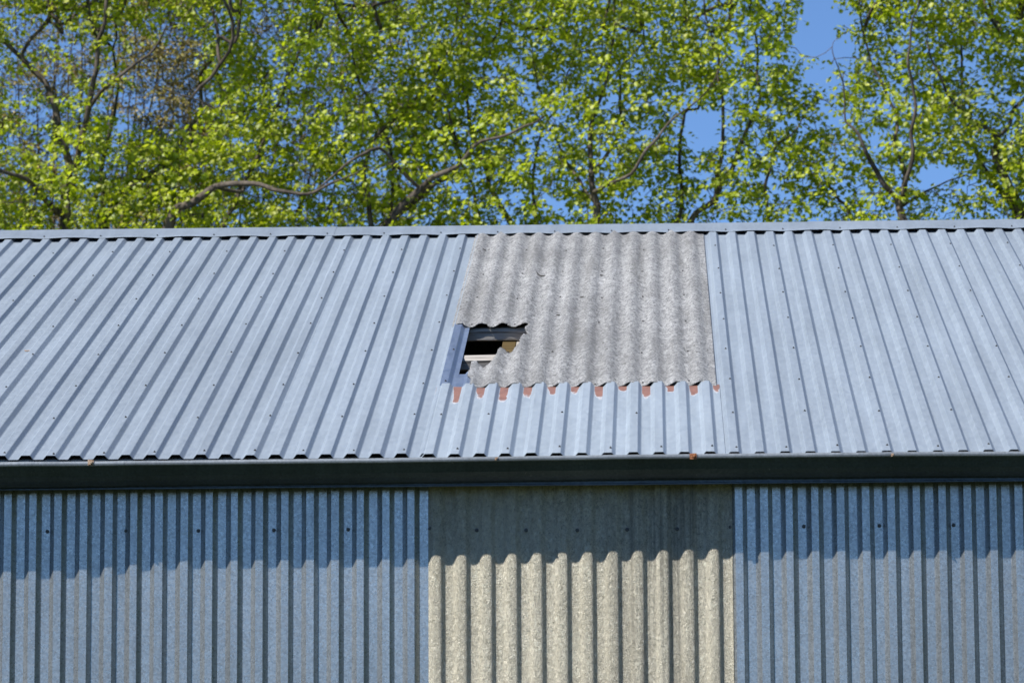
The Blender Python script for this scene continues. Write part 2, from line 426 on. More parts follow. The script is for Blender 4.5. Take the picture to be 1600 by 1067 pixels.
# ------------------------------------------------------------------ screws
def screw_mesh():
    bm = bmesh.new()
    bmesh.ops.create_cone(bm, cap_ends=True, segments=10, radius1=.0105, radius2=.0095, depth=.003, matrix=Matrix.Translation((0, 0, .0015)))
    bmesh.ops.create_cone(bm, cap_ends=True, segments=6, radius1=.0065, radius2=.0055, depth=.007, matrix=Matrix.Translation((0, 0, .0062)))
    me = bpy.data.meshes.new('screw'); bm.to_mesh(me); bm.free(); me.materials.append(M['screw']); return me
SCREW = screw_mesh()
q_roof = Matrix((Vector((1, 0, 0)), RU, RN)).transposed().to_4x4()
def put_screw(pos, basis, parent, s=0.7):
    o = bpy.data.objects.new('screw', SCREW); COL.objects.link(o); child(o, parent)
    b = basis.copy(); b.translation = pos; o.matrix_basis = b @ Matrix.Rotation(random.uniform(0, 6), 4, 'Z') @ Matrix.Scale(s, 4); return o
def sheet_at(x):
    for a, b, o in reversed(roof_sheets):
        if a <= x <= b: return o
    return roof_sheets[0][2]
ROWS = [1.05, 2.065, 3.14, 4.2, 5.215, 6.245, 7.275]
def screw_roof(ref, t, h=.0245, parent=None):
    x = ref - .030 + random.uniform(-.006, .004); p = rp(x, t + random.uniform(-.03, .03), h + .0012)
    put_screw(p, q_roof, parent or sheet_at(x))
for n in range(-12, 18):
    if n % 3 == 1:
        for t in ROWS: screw_roof(P * n, t)
    if n % 2 == 0: screw_roof(P * n, .06)
for t in ROWS[1:3]: screw_roof(P * 17, t + .06, .0265, strip)
for n in range(0, 22):
    if n % 3 == 0:
        for t in ROWS: screw_roof(refs_right[n], t)
    if n % 2 == 0: screw_roof(refs_right[n], .045)
for j in (2, 5, 8): screw_roof(refs_low[j], 1.05, .029, low_sheet)
for j in (0, 3, 6, 9): screw_roof(refs_low[j], 1.06, .029, low_sheet) if j in (0,) else None
for j in (1, 3, 5, 7, 9, 11): screw_roof(refs_low[j], .06, .029, low_sheet)
for k in range(11):      # fixings of the fibreglass
    if k % 2 == 0:
        for t in ROWS[1:]:
            x = gx0 + (k + .5) * gp + random.uniform(-.008, .008); tt = t + random.uniform(-.05, .05) + (.02 if t < 2.2 else 0)
            if poly_in(x, tt, hole) or random.random() < .18: continue
            put_screw(rp(x, tt, gh(x, tt) + .002), q_roof, grp, .75)

# ------------------------------------------------------------------ ridge flashing
def cap_piece(xa, xb, lift):
    n = max(4, int((xb - xa) / .035)); V, F = [], []
    for i in range(n + 1):
        x = xa + (xb - xa) * i / n; s = abs(math.sin(math.pi * (x + .06) / (3 * P)))
        hl = .0275 + .0085 * s + .002 * noise.noise((x * 2, 0, 0)) + lift
        prof = [rp(x, 7.955, hl - .004), rp(x, 7.957, hl), rp(x, 7.975, hl + .003), rp(x, 8.14, .040 + lift + .002 * noise.noise((x, 3, 0))), rp(x, 8.29, .040 + lift)]
        top = prof[-1] + Vector((0, .04, .003)); prof.append(top)
        yr = 8.33 * CS
        prof += [Vector((x, 2 * yr - p.y, p.z)) for p in reversed(prof[:-1])]
        V += prof
    k = len(prof)
    for i in range(n):
        for j in range(k - 1): a = i * k + j; F.append((a, a + k, a + k + 1, a + 1))
    o = obj('ridge_cap', mesh('ridge_cap', V, F), M['cap'], barn); solidify(o, .0012, 1.0); return o
xs = [X0, -4.6, -1.7, 1.25, 4.82, 7.9, 11, X1]
for i in range(len(xs) - 1):
    o = cap_piece(xs[i] - .06, xs[i + 1], .0 if i % 2 else .0028)
    x = math.ceil((xs[i] + .06) / (3 * P)) * 3 * P - .06
    while x < xs[i + 1]:
        if -1.8 < x < 7: put_screw(rp(x, 7.985, .036 + (.0 if i % 2 else .0028)), q_roof, o, .7)
        x += 3 * P

# ------------------------------------------------------------------ purlins and rafters seen through the hole
def timber(name, x0, x1, t, hc, wd, dp, mat, seed, par=barn):
    n = int((x1 - x0) / .12) + 2; V, F = [], []
    ring = [(-.5, .32), (-.36, .5), (.36, .5), (.5, .32), (.5, -.36), (.4, -.5), (-.4, -.5), (-.5, -.36)]
    for i in range(n):
        x = x0 + (x1 - x0) * i / (n - 1); b = .010 * noise.noise((x * .8, seed, 0))
        for k, (a, c) in enumerate(ring):
            g = 1 + .10 * noise.noise((x * 3, seed, k))
            V.append(rp(x, t + a * wd * g, hc + c * dp * g + b * .3))
    m_ = len(ring)
    for i in range(n - 1):
        for k in range(m_): a = i * m_ + k; b = i * m_ + (k + 1) % m_; F.append((a, b, b + m_, a + m_))
    F.append(tuple(range(m_))); F.append(tuple((n - 1) * m_ + k for k in reversed(range(m_))))
    return obj(name, mesh(name, V, F), mat, par)
for i, t in enumerate([.09] + ROWS):
    timber('purlin', X0 + .1, X1 - .1, t - .02, -.050, .13, .085, M['wood'], i * 3.1)
for i, X in enumerate([-5.6, -3.2, -.6, 2.665, 5.0, 8.0, 11.0]):
    def rafter(nm, x, wd, mat, side):
        b = [rp(x - wd / 2, .42, -.095), rp(x + wd / 2, .42, -.095), rp(x + wd / 2, .42, -.26), rp(x - wd / 2, .42, -.26)]
        e = [p + RU * 7.7 for p in b]
        return obj(nm, mesh(nm, b + e, [(0, 1, 2, 3), (7, 6, 5, 4), (0, 4, 5, 1), (1, 5, 6, 2), (2, 6, 7, 3), (3, 7, 4, 0)]), mat, barn)
    rafter('rafter', X, .085, M['wood_brown'], 1)
    if i == 3: rafter('rafter_splint', X + .083, .07, M['wood'], 1)

# ------------------------------------------------------------------ gutter and fascia
def lerp(tab, x):
    xs_ = [a for a, b in tab]; return float(np.interp(x, xs_, [b for a, b in tab]))
lipz = [(-8, 4.765)] + [(on_y(x, y, -.1).x, on_y(x, y, -.1).z) for x, y in ((0, 722.5), (200, 719.75), (600, 715.4), (800, 712.5), (1000, 709.4), (1200, 707.3), (1400, 705.3), (1600, 704.4))] + [(15, 4.78)]
lipy = [(-8, -.128), (-.1, -.122), (.10, -.120), (.30, -.108), (.46, -.099), (2.1, -.100), (4.2, -.090), (15, -.090)]
def gutter_run(xa, xb, grow=0.0):
    n = int((xb - xa) / .06) + 1; V, F = [], []
    for i in range(n + 1):
        x = xa + (xb - xa) * i / n; zl = lerp(lipz, x) + .0008 * noise.noise((x * 5, 0, 0)); yl = lerp(lipy, x) + .0012 * noise.noise((x * 4, 2, 0)) - grow
        yb = .052
        D = yb - yl
        prof = [(yb, zl + .004), (yb, zl - .118), (yb - .02, zl - .1235 - grow), (yl + D * .72, zl - .117 - grow), (yl + D * .50, zl - .101 - grow), (yl + D * .32, zl - .078 - grow), (yl + .028, zl - .048), (yl + .0125, zl - .0262),
                (yl + .005, zl - .0262), (yl + .0006, zl - .0215), (yl - .001, zl - .013), (yl + .0006, zl - .005), (yl + .005, zl), (yl + .011, zl - .001), (yl + .014, zl - .008)]
        V += [(x, a, b) for a, b in prof]; k = len(prof)
    for i in range(n):
        for j in range(k - 1): a = i * k + j; F.append((a, a + 1, a + k + 1, a + k))
    return V, F
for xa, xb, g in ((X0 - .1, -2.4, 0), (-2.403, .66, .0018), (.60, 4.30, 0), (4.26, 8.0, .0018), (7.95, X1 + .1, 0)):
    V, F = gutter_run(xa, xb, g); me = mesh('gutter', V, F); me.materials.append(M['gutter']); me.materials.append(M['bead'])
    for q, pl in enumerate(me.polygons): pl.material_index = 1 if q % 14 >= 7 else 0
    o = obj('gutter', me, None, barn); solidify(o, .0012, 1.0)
def strip_profile(name, prof, xa, xb, mat, th=.002):
    n = int((xb - xa) / .25); V, F = [], []; k = len(prof)
    for i in range(n + 1):
        x = xa + (xb - xa) * i / n; d = .0015 * noise.noise((x * 1.3, 4, 0))
        V += [(x, a, b + d) for a, b in prof]
    for i in range(n):
        for j in range(k - 1): a = i * k + j; F.append((a, a + 1, a + k + 1, a + k))
    o = obj(name, mesh(name, V, F), mat, barn); solidify(o, th); return o
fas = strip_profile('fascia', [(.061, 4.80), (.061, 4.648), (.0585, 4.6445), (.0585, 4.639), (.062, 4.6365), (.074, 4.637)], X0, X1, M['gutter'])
obj('soffit', box(((X0 + X1) / 2, .129, 4.69), (X1 - X0 - .02, .118, .018)), M['soffit'], barn)
# rusty gutter bolts on the bead
def gutter_bolt(px, py, size, mat, plate=True):
    p = on_y(px, py, -.1); x = p.x; y = lerp(lipy, x) - .0035; z = p.z
    bm = bmesh.new(); rot = Matrix.Rotation(R(90), 4, 'X')
    if plate:
        g = bmesh.ops.create_cube(bm, size=1.0); bmesh.ops.scale(bm, vec=(size, .004, size * .95), verts=g['verts'])
        for v in g['verts']: v.co.x += random.uniform(-.003, .003); v.co.z += random.uniform(-.003, .003)
    bmesh.ops.create_cone(bm, cap_ends=True, segments=6, radius1=size * .30, radius2=size * .24, depth=.012, matrix=Matrix.Translation((size * .1, -.007, size * .05)) @ rot)
    bmesh.ops.translate(bm, vec=(x, y, z), verts=bm.verts)
    me = bpy.data.meshes.new('gutter_bolt'); bm.to_mesh(me); bm.free(); return obj('gutter_bolt', me, mat, barn)
gutter_bolt(142, 722.5, .030, M['rust_pale']); gutter_bolt(1083, 712.5, .034, M['rust'])
gutter_bolt(775.5, 716.5, .016, M['rust_pale']); gutter_bolt(1395, 710.5, .015, M['rust_pale'])

# ------------------------------------------------------------------ walls
YW = .20
def wall_sheet(name, pts, mat, z0=.05, z1=4.70, lift=0.0):
    zs = list(np.linspace(z0, 3.3, 4)) + list(np.linspace(3.45, z1, 8)); V, F = [], []; n = len(pts); wob = random.uniform(0, 40)
    for z in zs:
        for (x, h, u) in pts: V.append((x + .001 * noise.noise((x * 2, z * .7, wob)), YW - h - lift - .0015 * noise.noise((x * 2, z * .8, wob)), z))
    for j in range(len(zs) - 1):
        for i in range(n - 1): a = j * n + i; F.append((a, a + 1, a + n + 1, a + n))
    o = obj(name, mesh(name, V, F), mat, barn); solidify(o, .0012); return o
wall_sheets = []
def lay_wall(refs, last_end=None, first_start=None):
    i = 0; N = len(refs)
    while True:
        g = refs[i:i + 8]; last = i + 8 >= N
        st = first_start if (i == 0 and first_start is not None) else g[0] - .0924 - .012
        pts = rib_profile(g, .05, .0460, .0232, .0228, start=st, end=(last_end or g[-1] + .03) if last else g[-1] + .01, shrink_last=not last)
        wall_sheets.append((g[0], g[-1], wall_sheet('wall_sheet', pts, M['wall']))); i += 7
        if last: break
wl_refs = [.0207 + .14142 * n for n in range(-49, 17)]; wr_refs = [4.1129 + .14163 * n for n in range(0, 69)]
lay_wall(wl_refs, last_end=2.345); lay_wall(wr_refs, first_start=4.0135)
# fibreglass wall panel
cx = [2.3769 + .14072 * k for k in range(-1, 13)]
def wh(x): c = math.cos(2 * math.pi * (x - 2.3790) / .14072); return .0150 + .0148 * math.tanh(1.5 * c) / math.tanh(1.5)
GW0, GW1 = 2.334, 4.030
V, F = [], []; nxw = int((GW1 - GW0) / .0055); zs = list(np.linspace(.05, 3.3, 5)) + list(np.linspace(3.42, 4.695, 40))
for z in zs:
    for i in range(nxw + 1):
        x = GW0 + (GW1 - GW0) * i / nxw
        V.append((x, YW - wh(x) + .004 * (1 if x < 2.36 else 0) * 0 - .003 - .0012 * noise.noise((x * 2.2, z * .9, 7)) - .0004 * noise.noise((x * 30, z * 22, 0)), z))
for j in range(len(zs) - 1):
    for i in range(nxw): a = j * (nxw + 1) + i; F.append((a, a + 1, a + nxw + 2, a + nxw + 1))
gwall = obj('fibreglass_wall_panel', mesh('fibreglass_wall_panel', V, F, True), M['grp_wall'], barn); solidify(gwall, .003)
gwall['label'] = 'cream corrugated fibreglass wall panel below the roof patch'
# right steel sheet laps over the fibreglass edge with a narrow turned lip
q_wall = Matrix((Vector((1, 0, 0)), Vector((0, 0, 1)), Vector((0, -1, 0)))).transposed().to_4x4()
def wall_screw(px, py, h, parent):
    p = on_y(px, py, YW - h); put_screw(Vector((p.x, YW - h - .0012, p.z)), q_wall, parent, 1.08)
def wsheet(x):
    for a, b, o in wall_sheets:
        if a - .1 <= x <= b + .05: return o
    return wall_sheets[0][2]
for px, py in ((-40, 831), (74, 830), (197, 829), (310, 829), (428, 828), (544, 827)): wall_screw(px, py, 0.0005, wsheet(on_y(px, py, YW).x))
for px, py in ((672, 825), (745, 828), (822, 828), (902, 828), (980, 827), (1058, 826)):
    wall_screw(px, py, wh(on_y(px, py, YW).x) + .004, gwall)
wall_screw(1141.5, 823, .004, wsheet(4.08))
for px, py in ((1256, 822), (1374, 821), (1490, 820), (1606, 819)): wall_screw(px, py, 0.0005, wsheet(on_y(px, py, YW).x))

# far slope, back wall and gables close the barn
V, F = [], []
xs2 = np.arange(X0, X1, P)
prof = []
for x in xs2: prof += [(x, 0), (x + .053, 0), (x + .073, .024), (x + .12, .024)]
for (x, h) in prof:
    a = rp(x, 0, h); b = rp(x, 8.30, h); V += [(x, YB - a.y, a.z), (x, YB - b.y, b.z)]
for i in range(len(prof) - 1): F.append((2 * i, 2 * i + 1, 2 * i + 3, 2 * i + 2))
o = obj('back_roof_slope', mesh('back_roof_slope', V, F), M['roof'], barn); solidify(o, .002)
V, F = [], []
for (x, h) in prof: V += [(x, YB - .2 + h, .05), (x, YB - .2 + h, 4.86)]
for i in range(len(prof) - 1): F.append((2 * i, 2 * i + 2, 2 * i + 3, 2 * i + 1))
o = obj('back_wall', mesh('back_wall', V, F), M['inside'], barn); solidify(o, .002)
for x in (X0 + .05, X1 - .05):
    a = [(x, .21, .05), (x, YB - .21, .05), (x, YB - .21, 4.84), (x, YB / 2, rp(0, 8.3).z - .02), (x, .21, 4.84)]
    b = [(x + .03, y, z) for _, y, z in a]
    obj('gable_wall', mesh('gable_wall', a + b, [(0, 1, 2, 3, 4), (9, 8, 7, 6, 5)] + [(i, i + 5, (i + 1) % 5 + 5, (i + 1) % 5) for i in range(5)]), M['inside'], barn)

# small dry twig lying in a pan of the roof
X, T = on_roof(43, 549, .004)
Vt, Ft = [], []
for i, (a, b) in enumerate(((-.022, .02), (-.008, .005), (.008, .012), (.022, .0))):
    for k in range(4):
        an = k * math.pi / 2; Vt.append(rp(X + a, T + b, .007) + RU * (.004 * math.cos(an)) + RN * (.003 * math.sin(an)))
for i in range(3):
    for k in range(4): a = 4 * i + k; b = 4 * i + (k + 1) % 4; Ft.append((a, b, b + 4, a + 4))
tag(obj('dry_twig', mesh('dry_twig', Vt, Ft), M['twig']), 'tiny orange-brown dry twig lying on the left roof sheets', 'twig')

# ------------------------------------------------------------------ trees behind the barn
def catmull(pts, n):
    pts = [pts[0]] + pts + [pts[-1]]; out = []
    for i in range(1, len(pts) - 2):
        p0, p1, p2, p3 = (np.array(pts[i + k]) for k in (-1, 0, 1, 2))
        for k in range(n):
            t = k / n; out.append(.5 * (2 * p1 + (p2 - p0) * t + (2 * p0 - 5 * p1 + 4 * p2 - p3) * t * t + (3 * p1 - p0 - 3 * p2 + p3) * t ** 3))
    out.append(np.array(pts[-2])); return out

class Skel:
    def __init__(s): s.p, s.par, s.r, s.fix, s.tip = [], [], [], [], []
    def add(s, p, par, r=0.0, fix=False): s.p.append(np.array(p[:3], float)); s.par.append(par); s.r.append(r); s.fix.append(fix); return len(s.p) - 1
    def line(s, pts, start=None, n=6):
        """pts (x,y,z,r); joins node start"""
        c = catmull(pts, n); last = start
        for k, q in enumerate(c):
            if k == 0 and start is not None: continue
            jit = np.array([noise.noise((q[0] * 3, q[2] * 3, 1)), noise.noise((q[0] * 3, q[2] * 3, 5)), noise.noise((q[0] * 3, q[2] * 3, 9))]) * .075
            last = s.add(q[:3] + jit, last, max(q[3], .004) * (.62 if q[2] > 9.3 else 1.0), True)
        return last
    def near(s, p):
        d = [np.sum((q - p) ** 2) for q in s.p]; return int(np.argmin(d))

LEAF_HI = None
def leaf_shape(full=True):
    if full:   # palmate maple outline, folded along the midrib
        o = [(0, .0), (.30, -.10), (.26, .22), (.62, .28), (.33, .52), (.42, .80), (.15, .74), (0, 1.05)]
        v = [(x, y, .22 * abs(x) - .18 * y * y) for x, y in o] + [(-x, y, .22 * abs(x) - .18 * y * y) for x, y in reversed(o[1:-1])]
        f = []; n = len(v)
        # fan of triangles around the midrib
        f = [(0, 1, 2), (0, 2, 4), (2, 3, 4), (0, 4, 6), (4, 5, 6), (0, 6, 7)]
        mir = lambda k: 0 if k == 0 else (7 if k == 7 else n - k)
        f += [(mir(c), mir(b), mir(a)) for a, b, c in f]
        return np.array(v), np.array(f)
    v = np.array([(0, 0, 0), (.34, .45, .06), (0, 1.0, -.15), (-.34, .45, .06)]); return v, np.array([(0, 1, 2), (0, 2, 3)])

def leaves_mesh(name, centres, dirs, size, per, full, spread, droop):
    """clusters of leaves at twig ends"""
    n = len(centres); 
    if n == 0: return npmesh(name, np.zeros((3, 3)), np.array([[0, 1, 2]]))
    lv, lf = leaf_shape(full)
    C = np.repeat(centres, per, 0); N = len(C)
    az = rng.uniform(0, 2 * math.pi, N); el = rng.normal(-droop, .38, N)
    # leaf long axis a, normal b roughly up/outward
    a = np.stack([np.cos(az) * np.cos(el), np.sin(az) * np.cos(el), np.sin(el)], 1)
    up = np.stack([rng.normal(-.35, .45, N), rng.normal(-.55, .45, N), np.ones(N)], 1)
    b = up - a * np.sum(up * a, 1, keepdims=True); b /= np.linalg.norm(b, axis=1, keepdims=True); c = np.cross(a, b)
    s = size * rng.uniform(.6, 1.25, N)[:, None]
    off = a * rng.uniform(.1, 1.0, N)[:, None] * spread + rng.normal(0, spread * .45, (N, 3)) * np.array([1, 1, .7])
    base = C + off
    Vv = base[:, None, :] + s[:, None] * (lv[None, :, 0:1] * c[:, None] + lv[None, :, 1:2] * a[:, None] + lv[None, :, 2:3] * b[:, None])
    Fv = lf[None] + (np.arange(N) * len(lv))[:, None, None]
    return npmesh(name, Vv.reshape(-1, 3), Fv.reshape(-1, 3))

def tubes(name, sk, rmin=.0):
    """tapered tubes along parent links"""
    p = np.array(sk.p); par = np.array([-1 if q is None else q for q in sk.par]); r = np.array(sk.r)
    sel = np.where((par >= 0) & (r > rmin))[0]; Vs, Fs = [], []; o = 0
    for sides, lo, hi in ((3, 0, .012), (5, .012, .05), (9, .05, 9)):
        g = sel[(r[sel] >= lo) & (r[sel] < hi)]
        if not len(g): continue
        A, B = p[par[g]], p[g]; d = B - A; L = np.linalg.norm(d, axis=1, keepdims=True) + 1e-6; d = d / L
        ref = np.where(np.abs(d[:, 2:3]) > .9, np.array([[1., 0, 0]]), np.array([[0, 0, 1.]])); u = np.cross(d, ref); u /= np.linalg.norm(u, axis=1, keepdims=True); v = np.cross(d, u)
        ra = np.minimum(r[par[g]], r[g] * 1.35)[:, None]; rb = r[g][:, None]
        an = np.arange(sides) * 2 * math.pi / sides
        ring = lambda c, rr: c[:, None] + rr[:, None] * (np.cos(an)[None, :, None] * u[:, None] + np.sin(an)[None, :, None] * v[:, None])
        VV = np.concatenate([ring(A - d * ra * .3, ra), ring(B + d * rb * .2, rb)], 1)
        k = np.arange(sides); q = np.stack([k, (k + 1) % sides, (k + 1) % sides + sides, k + sides], 1)
        FF = q[None] + (np.arange(len(g)) * 2 * sides)[:, None, None] + o
        Vs.append(VV.reshape(-1, 3)); Fs.append(FF.reshape(-1, 4)); o += VV.shape[0] * 2 * sides
    return npmesh(name, np.concatenate(Vs), np.concatenate(Fs), True)

def grow(sk, pts, rbase, lift=.25, maxd=2.2):
    """join each cluster point to the nearest branch, near ones first"""
    pts = np.array(pts); 
    kd = kdtree.KDTree(len(sk.p)); [kd.insert(q, i) for i, q in enumerate(sk.p)]; kd.balance()
    d = np.array([kd.find(q)[2] for q in pts]); order = np.argsort(d); fresh = []; tips = []
    for cnt, k in enumerate(order):
        q = pts[k]; co, i, dist = kd.find(q); bi, bd = i, dist
        if fresh:
            fp = np.array([sk.p[j] for j in fresh]); dd = np.sqrt(((fp - q) ** 2).sum(1)); j = int(dd.argmin())
            if dd[j] < bd: bi, bd = fresh[j], dd[j]
        if bd > maxd: continue
        a = sk.p[bi]; last = bi; n = max(2, min(7, int(bd / .14) + 1))
        perp = np.array([random.gauss(0, 1), random.gauss(0, 1), random.gauss(0, .8)]) * bd * .16
        for s in range(1, n + 1):
            t = s / n; w_ = math.sin(math.pi * t)
            pt = a + (q - a) * t + perp * w_ + (np.array([random.gauss(0, .02) for _ in range(3)]) if s < n else 0) + np.array([0, 0, -lift * bd * .25 * w_])
            last = sk.add(pt, last); fresh.append(last)
        tips.append(last)
        if len(fresh) > 160:
            kd = kdtree.KDTree(len(sk.p)); [kd.insert(q_, i_) for i_, q_ in enumerate(sk.p)]; kd.balance(); fresh = []
    cntl = np.zeros(len(sk.p))
    for t in tips: cntl[t] += 1
    for i in range(len(sk.p) - 1, -1, -1):
        if sk.par[i] is not None: cntl[sk.par[i]] += cntl[i]
    for i in range(len(sk.p)):
        if not sk.fix[i]: sk.r[i] = rbase * max(cntl[i], 1) ** .5
    return tips

def px3(x, y, Y): p = on_y(x, y, Y); return np.array([p.x, p.y, p.z])
# trees: label, depth, trunk foot px, limbs as lists of (px, py, depth offset, radius) read against the ridge line
TREES = [
 dict(Y=21.0, foot=95, label='maple at the left edge with dark crossing limbs behind the ridge', limbs=[
   [(95, 420, 0, .13), (100, 340, 0, .095), (103, 270, .1, .075), (92, 190, .2, .06), (60, 120, .3, .05), (0, 60, .2, .04), (-60, -20, 0, .03)],
   [(103, 270, .1, .06), (140, 165, -.4, .05), (152, 80, -.6, .042), (166, 15, -.7, .034), (172, -90, -.8, .025)],
   [(140, 168, -.4, .04), (185, 120, -.7, .032), (222, 88, -.9, .024), (262, 40, -1.0, .016)],
   [(100, 340, 0, .06), (40, 280, -.5, .04), (-20, 250, -.8, .03), (-90, 200, -1.0, .02)]]),
 dict(Y=22.6, foot=200, label='maple with a pale broken limb stub left of the sky gaps', limbs=[
   [(140, 430, 0, .15), (165, 345, 0, .085), (195, 300, -.2, .075), (222, 278, -.3, .07), (246, 256, -.4, .062)],
   [(150, 420, 0, .07), (152, 330, .3, .05), (160, 250, .5, .04), (182, 160, .6, .03), (180, 60, .7, .022), (190, -60, .8, .016)],
   [(222, 278, -.3, .045), (300, 205, .2, .04), (318, 120, .4, .034), (350, 60, .6, .028), (385, -10, .8, .02), (400, -110, 1.0, .015)]]),
 dict(Y=20.4, foot=300, label='maple with a long limb reaching low to the right in the left half', limbs=[
   [(235, 440, 0, .17), (262, 345, 0, .085), (300, 318, -.2, .072), (340, 292, -.3, .06), (400, 288, -.5, .045), (450, 300, -.7, .034), (510, 290, -.8, .024), (560, 270, -.9, .015)],
   [(340, 292, -.3, .04), (380, 300, .1, .032), (392, 270, .2, .028), (405, 230, .3, .022), (450, 190, .4, .015)],
   [(330, 420, .4, .08), (350, 350, .5, .05), (378, 300, .6, .04), (430, 170, .8, .03), (470, 70, .9, .025), (495, 10, 1.0, .02), (530, -80, 1.1, .015)],
   [(430, 170, .8, .02), (335, 170, .3, .018), (250, 130, -.2, .012)]]),
 dict(Y=20.6, foot=560, label='maple whose paired limbs lean far right behind the middle of the ridge', limbs=[
   [(570, 430, 0, .16), (612, 345, 0, .085), (655, 300, -.1, .06), (700, 268, -.2, .045), (735, 240, -.3, .036), (775, 214, -.4, .030), (812, 206, -.5, .022), (850, 180, -.6, .016)],
   [(612, 345, 0, .06), (680, 292, .4, .045), (708, 270, .5, .038), (712, 225, .6, .03), (702, 170, .7, .024), (660, 130, .8, .018), (640, 60, .9, .014)],
   [(575, 420, .2, .09), (580, 345, .3, .045), (572, 250, .4, .04), (600, 200, .5, .034), (655, 155, .7, .026), (700, 80, .8, .018), (720, 0, .9, .014)],
   [(605, 400, .5, .06), (608, 345, .6, .035), (612, 250, .7, .03), (560, 110, .9, .022), (545, 20, 1.0, .016)],
   [(655, 300, -.1, .035), (590, 235, -.5, .028), (530, 270, -.8, .02), (480, 300, -.9, .013)]]),
 dict(Y=22.3, foot=790, label='slender pale-barked maple stem seen above the left end of the patch', limbs=[
   [(830, 480, 0, .12), (795, 345, 0, .055), (770, 300, .1, .048), (757, 272, .1, .042), (735, 180, .2, .034), (720, 90, .3, .026), (735, -20, .4, .018)],
   [(757, 400, .3, .06), (748, 345, .3, .036), (735, 290, .4, .030), (700, 190, .5, .02)],
   [(845, 420, -.3, .06), (837, 345, -.3, .034), (832, 280, -.4, .028), (845, 220, -.5, .022), (880, 150, -.6, .018), (900, 60, -.7, .014), (905, -40, -.8, .01)]]),
 dict(Y=20.6, foot=930, label='maple with an upright dark fork above the middle of the fibreglass patch', limbs=[
   [(935, 440, 0, .15), (930, 345, 0, .075), (926, 300, 0, .055), (922, 240, .1, .046), (928, 180, .2, .036), (945, 130, .3, .028), (960, 50, .4, .02), (965, -60, .5, .014)],
   [(926, 300, 0, .04), (968, 285, -.4, .032), (1010, 240, -.6, .028), (1045, 195, -.7, .022), (1095, 150, -.8, .016), (1140, 90, -.9, .012)],
   [(930, 320, 0, .04), (905, 290, .4, .03), (885, 250, .6, .022), (850, 170, .8, .016), (830, 90, .9, .012)],
   [(926, 270, 0, .036), (966, 210, .5, .03), (968, 130, .7, .024), (1000, 60, .9, .018), (1020, -30, 1.0, .013)]]),
 dict(Y=21.2, foot=1100, label='maple with two slanting limbs left of the wide sky gap', limbs=[
   [(1070, 440, 0, .15), (1085, 345, 0, .06), (1115, 310, 0, .05), (1150, 240, .2, .04), (1168, 205, .3, .034), (1185, 150, .4, .026), (1180, 60, .5, .02), (1170, -60, .6, .014)],
   [(1115, 310, 0, .036), (1130, 200, -.4, .03), (1126, 130, -.5, .024), (1110, 50, -.6, .018), (1090, -60, -.7, .013)],
   [(1060, 400, .3, .06), (1064, 320, .4, .034), (1066, 190, .5, .028), (1100, 160, .6, .022), (1060, 60, .7, .016)],
   [(1200, 420, -.3, .05), (1195, 320, -.4, .03), (1210, 240, -.5, .024), (1235, 215, -.6, .016), (1255, 185, -.6, .010)]]),
 dict(Y=20.5, foot=1405, label='maple forking wide just above the ridge right of the wide sky gap', limbs=[
   [(1415, 440, 0, .14), (1408, 330, 0, .062), (1385, 295, -.1, .05), (1362, 255, -.2, .042), (1342, 215, -.3, .028), (1322, 190, -.3, .020), (1316, 135, -.4, .014), (1306, 95, -.5, .009), (1303, 70, -.5, .005)],
   [(1408, 330, 0, .05), (1412, 280, .2, .042), (1402, 225, .3, .034), (1395, 180, .4, .03), (1372, 120, .5, .024), (1345, 50, .6, .018), (1340, -60, .7, .013)],
   [(1408, 330, 0, .046), (1418, 270, -.3, .038), (1430, 205, -.4, .032), (1424, 140, -.5, .026), (1420, 70, -.6, .02), (1440, -30, -.7, .015)],
   [(1408, 330, 0, .03), (1440, 300, .4, .022), (1470, 285, .6, .016), (1510, 272, .8, .009)],
   [(1350, 400, .5, .05), (1335, 330, .5, .034), (1310, 310, .6, .028), (1290, 280, .7, .02), (1265, 255, .8, .012)]]),
 dict(Y=21.2, foot=1600, label='large maple at the right edge with thick dark limbs', limbs=[
   [(1620, 440, 0, .20), (1598, 345, 0, .13), (1580, 300, -.1, .09), (1560, 250, -.2, .07), (1562, 215, -.3, .055), (1530, 190, -.4, .04), (1500, 165, -.5, .03), (1470, 130, -.6, .022), (1450, 60, -.7, .016)],
   [(1562, 215, -.3, .04), (1580, 180, .2, .032), (1600, 150, .3, .026), (1640, 60, .4, .02)],
   [(1598, 345, 0, .08), (1545, 270, .5, .055), (1528, 240, .6, .04), (1515, 190, .7, .03), (1500, 90, .8, .022), (1510, -20, .9, .016)],
   [(1598, 345, 0, .09), (1610, 250, .4, .06), (1620, 120, .5, .045), (1600, 20, .6, .03), (1590, -80, .7, .02)]]),
]
def extra_limbs(Y, foot, seed):
    """upper crown limbs rising out of the picture and low side limbs under the ridge line"""
    rnd = random.Random(seed); out = []
    for k in range(7):
        x = foot + rnd.uniform(-70, 70); y = rnd.uniform(-60, 60); sx = rnd.uniform(-160, 160); dy = rnd.uniform(-1.4, 1.4)
        out.append([(x, y, dy * .4, .03), (x + sx * .4, y - 130, dy * .8, .022), (x + sx, y - rnd.uniform(230, 420), dy, .012)])
    for k in range(5):
        s = rnd.choice((-1, 1)); y = rnd.uniform(430, 620); dy = rnd.uniform(-1.2, 1.2)
        out.append([(foot, y, 0, .05), (foot + s * 80, y - 50, dy * .5, .03), (foot + s * rnd.uniform(140, 230), y - rnd.uniform(40, 120), dy, .014)])
    return out
def bell(x, y, cx_, cy_, rx, ry): return math.exp(-((x - cx_) / rx) ** 2 - ((y - cy_) / ry) ** 2)
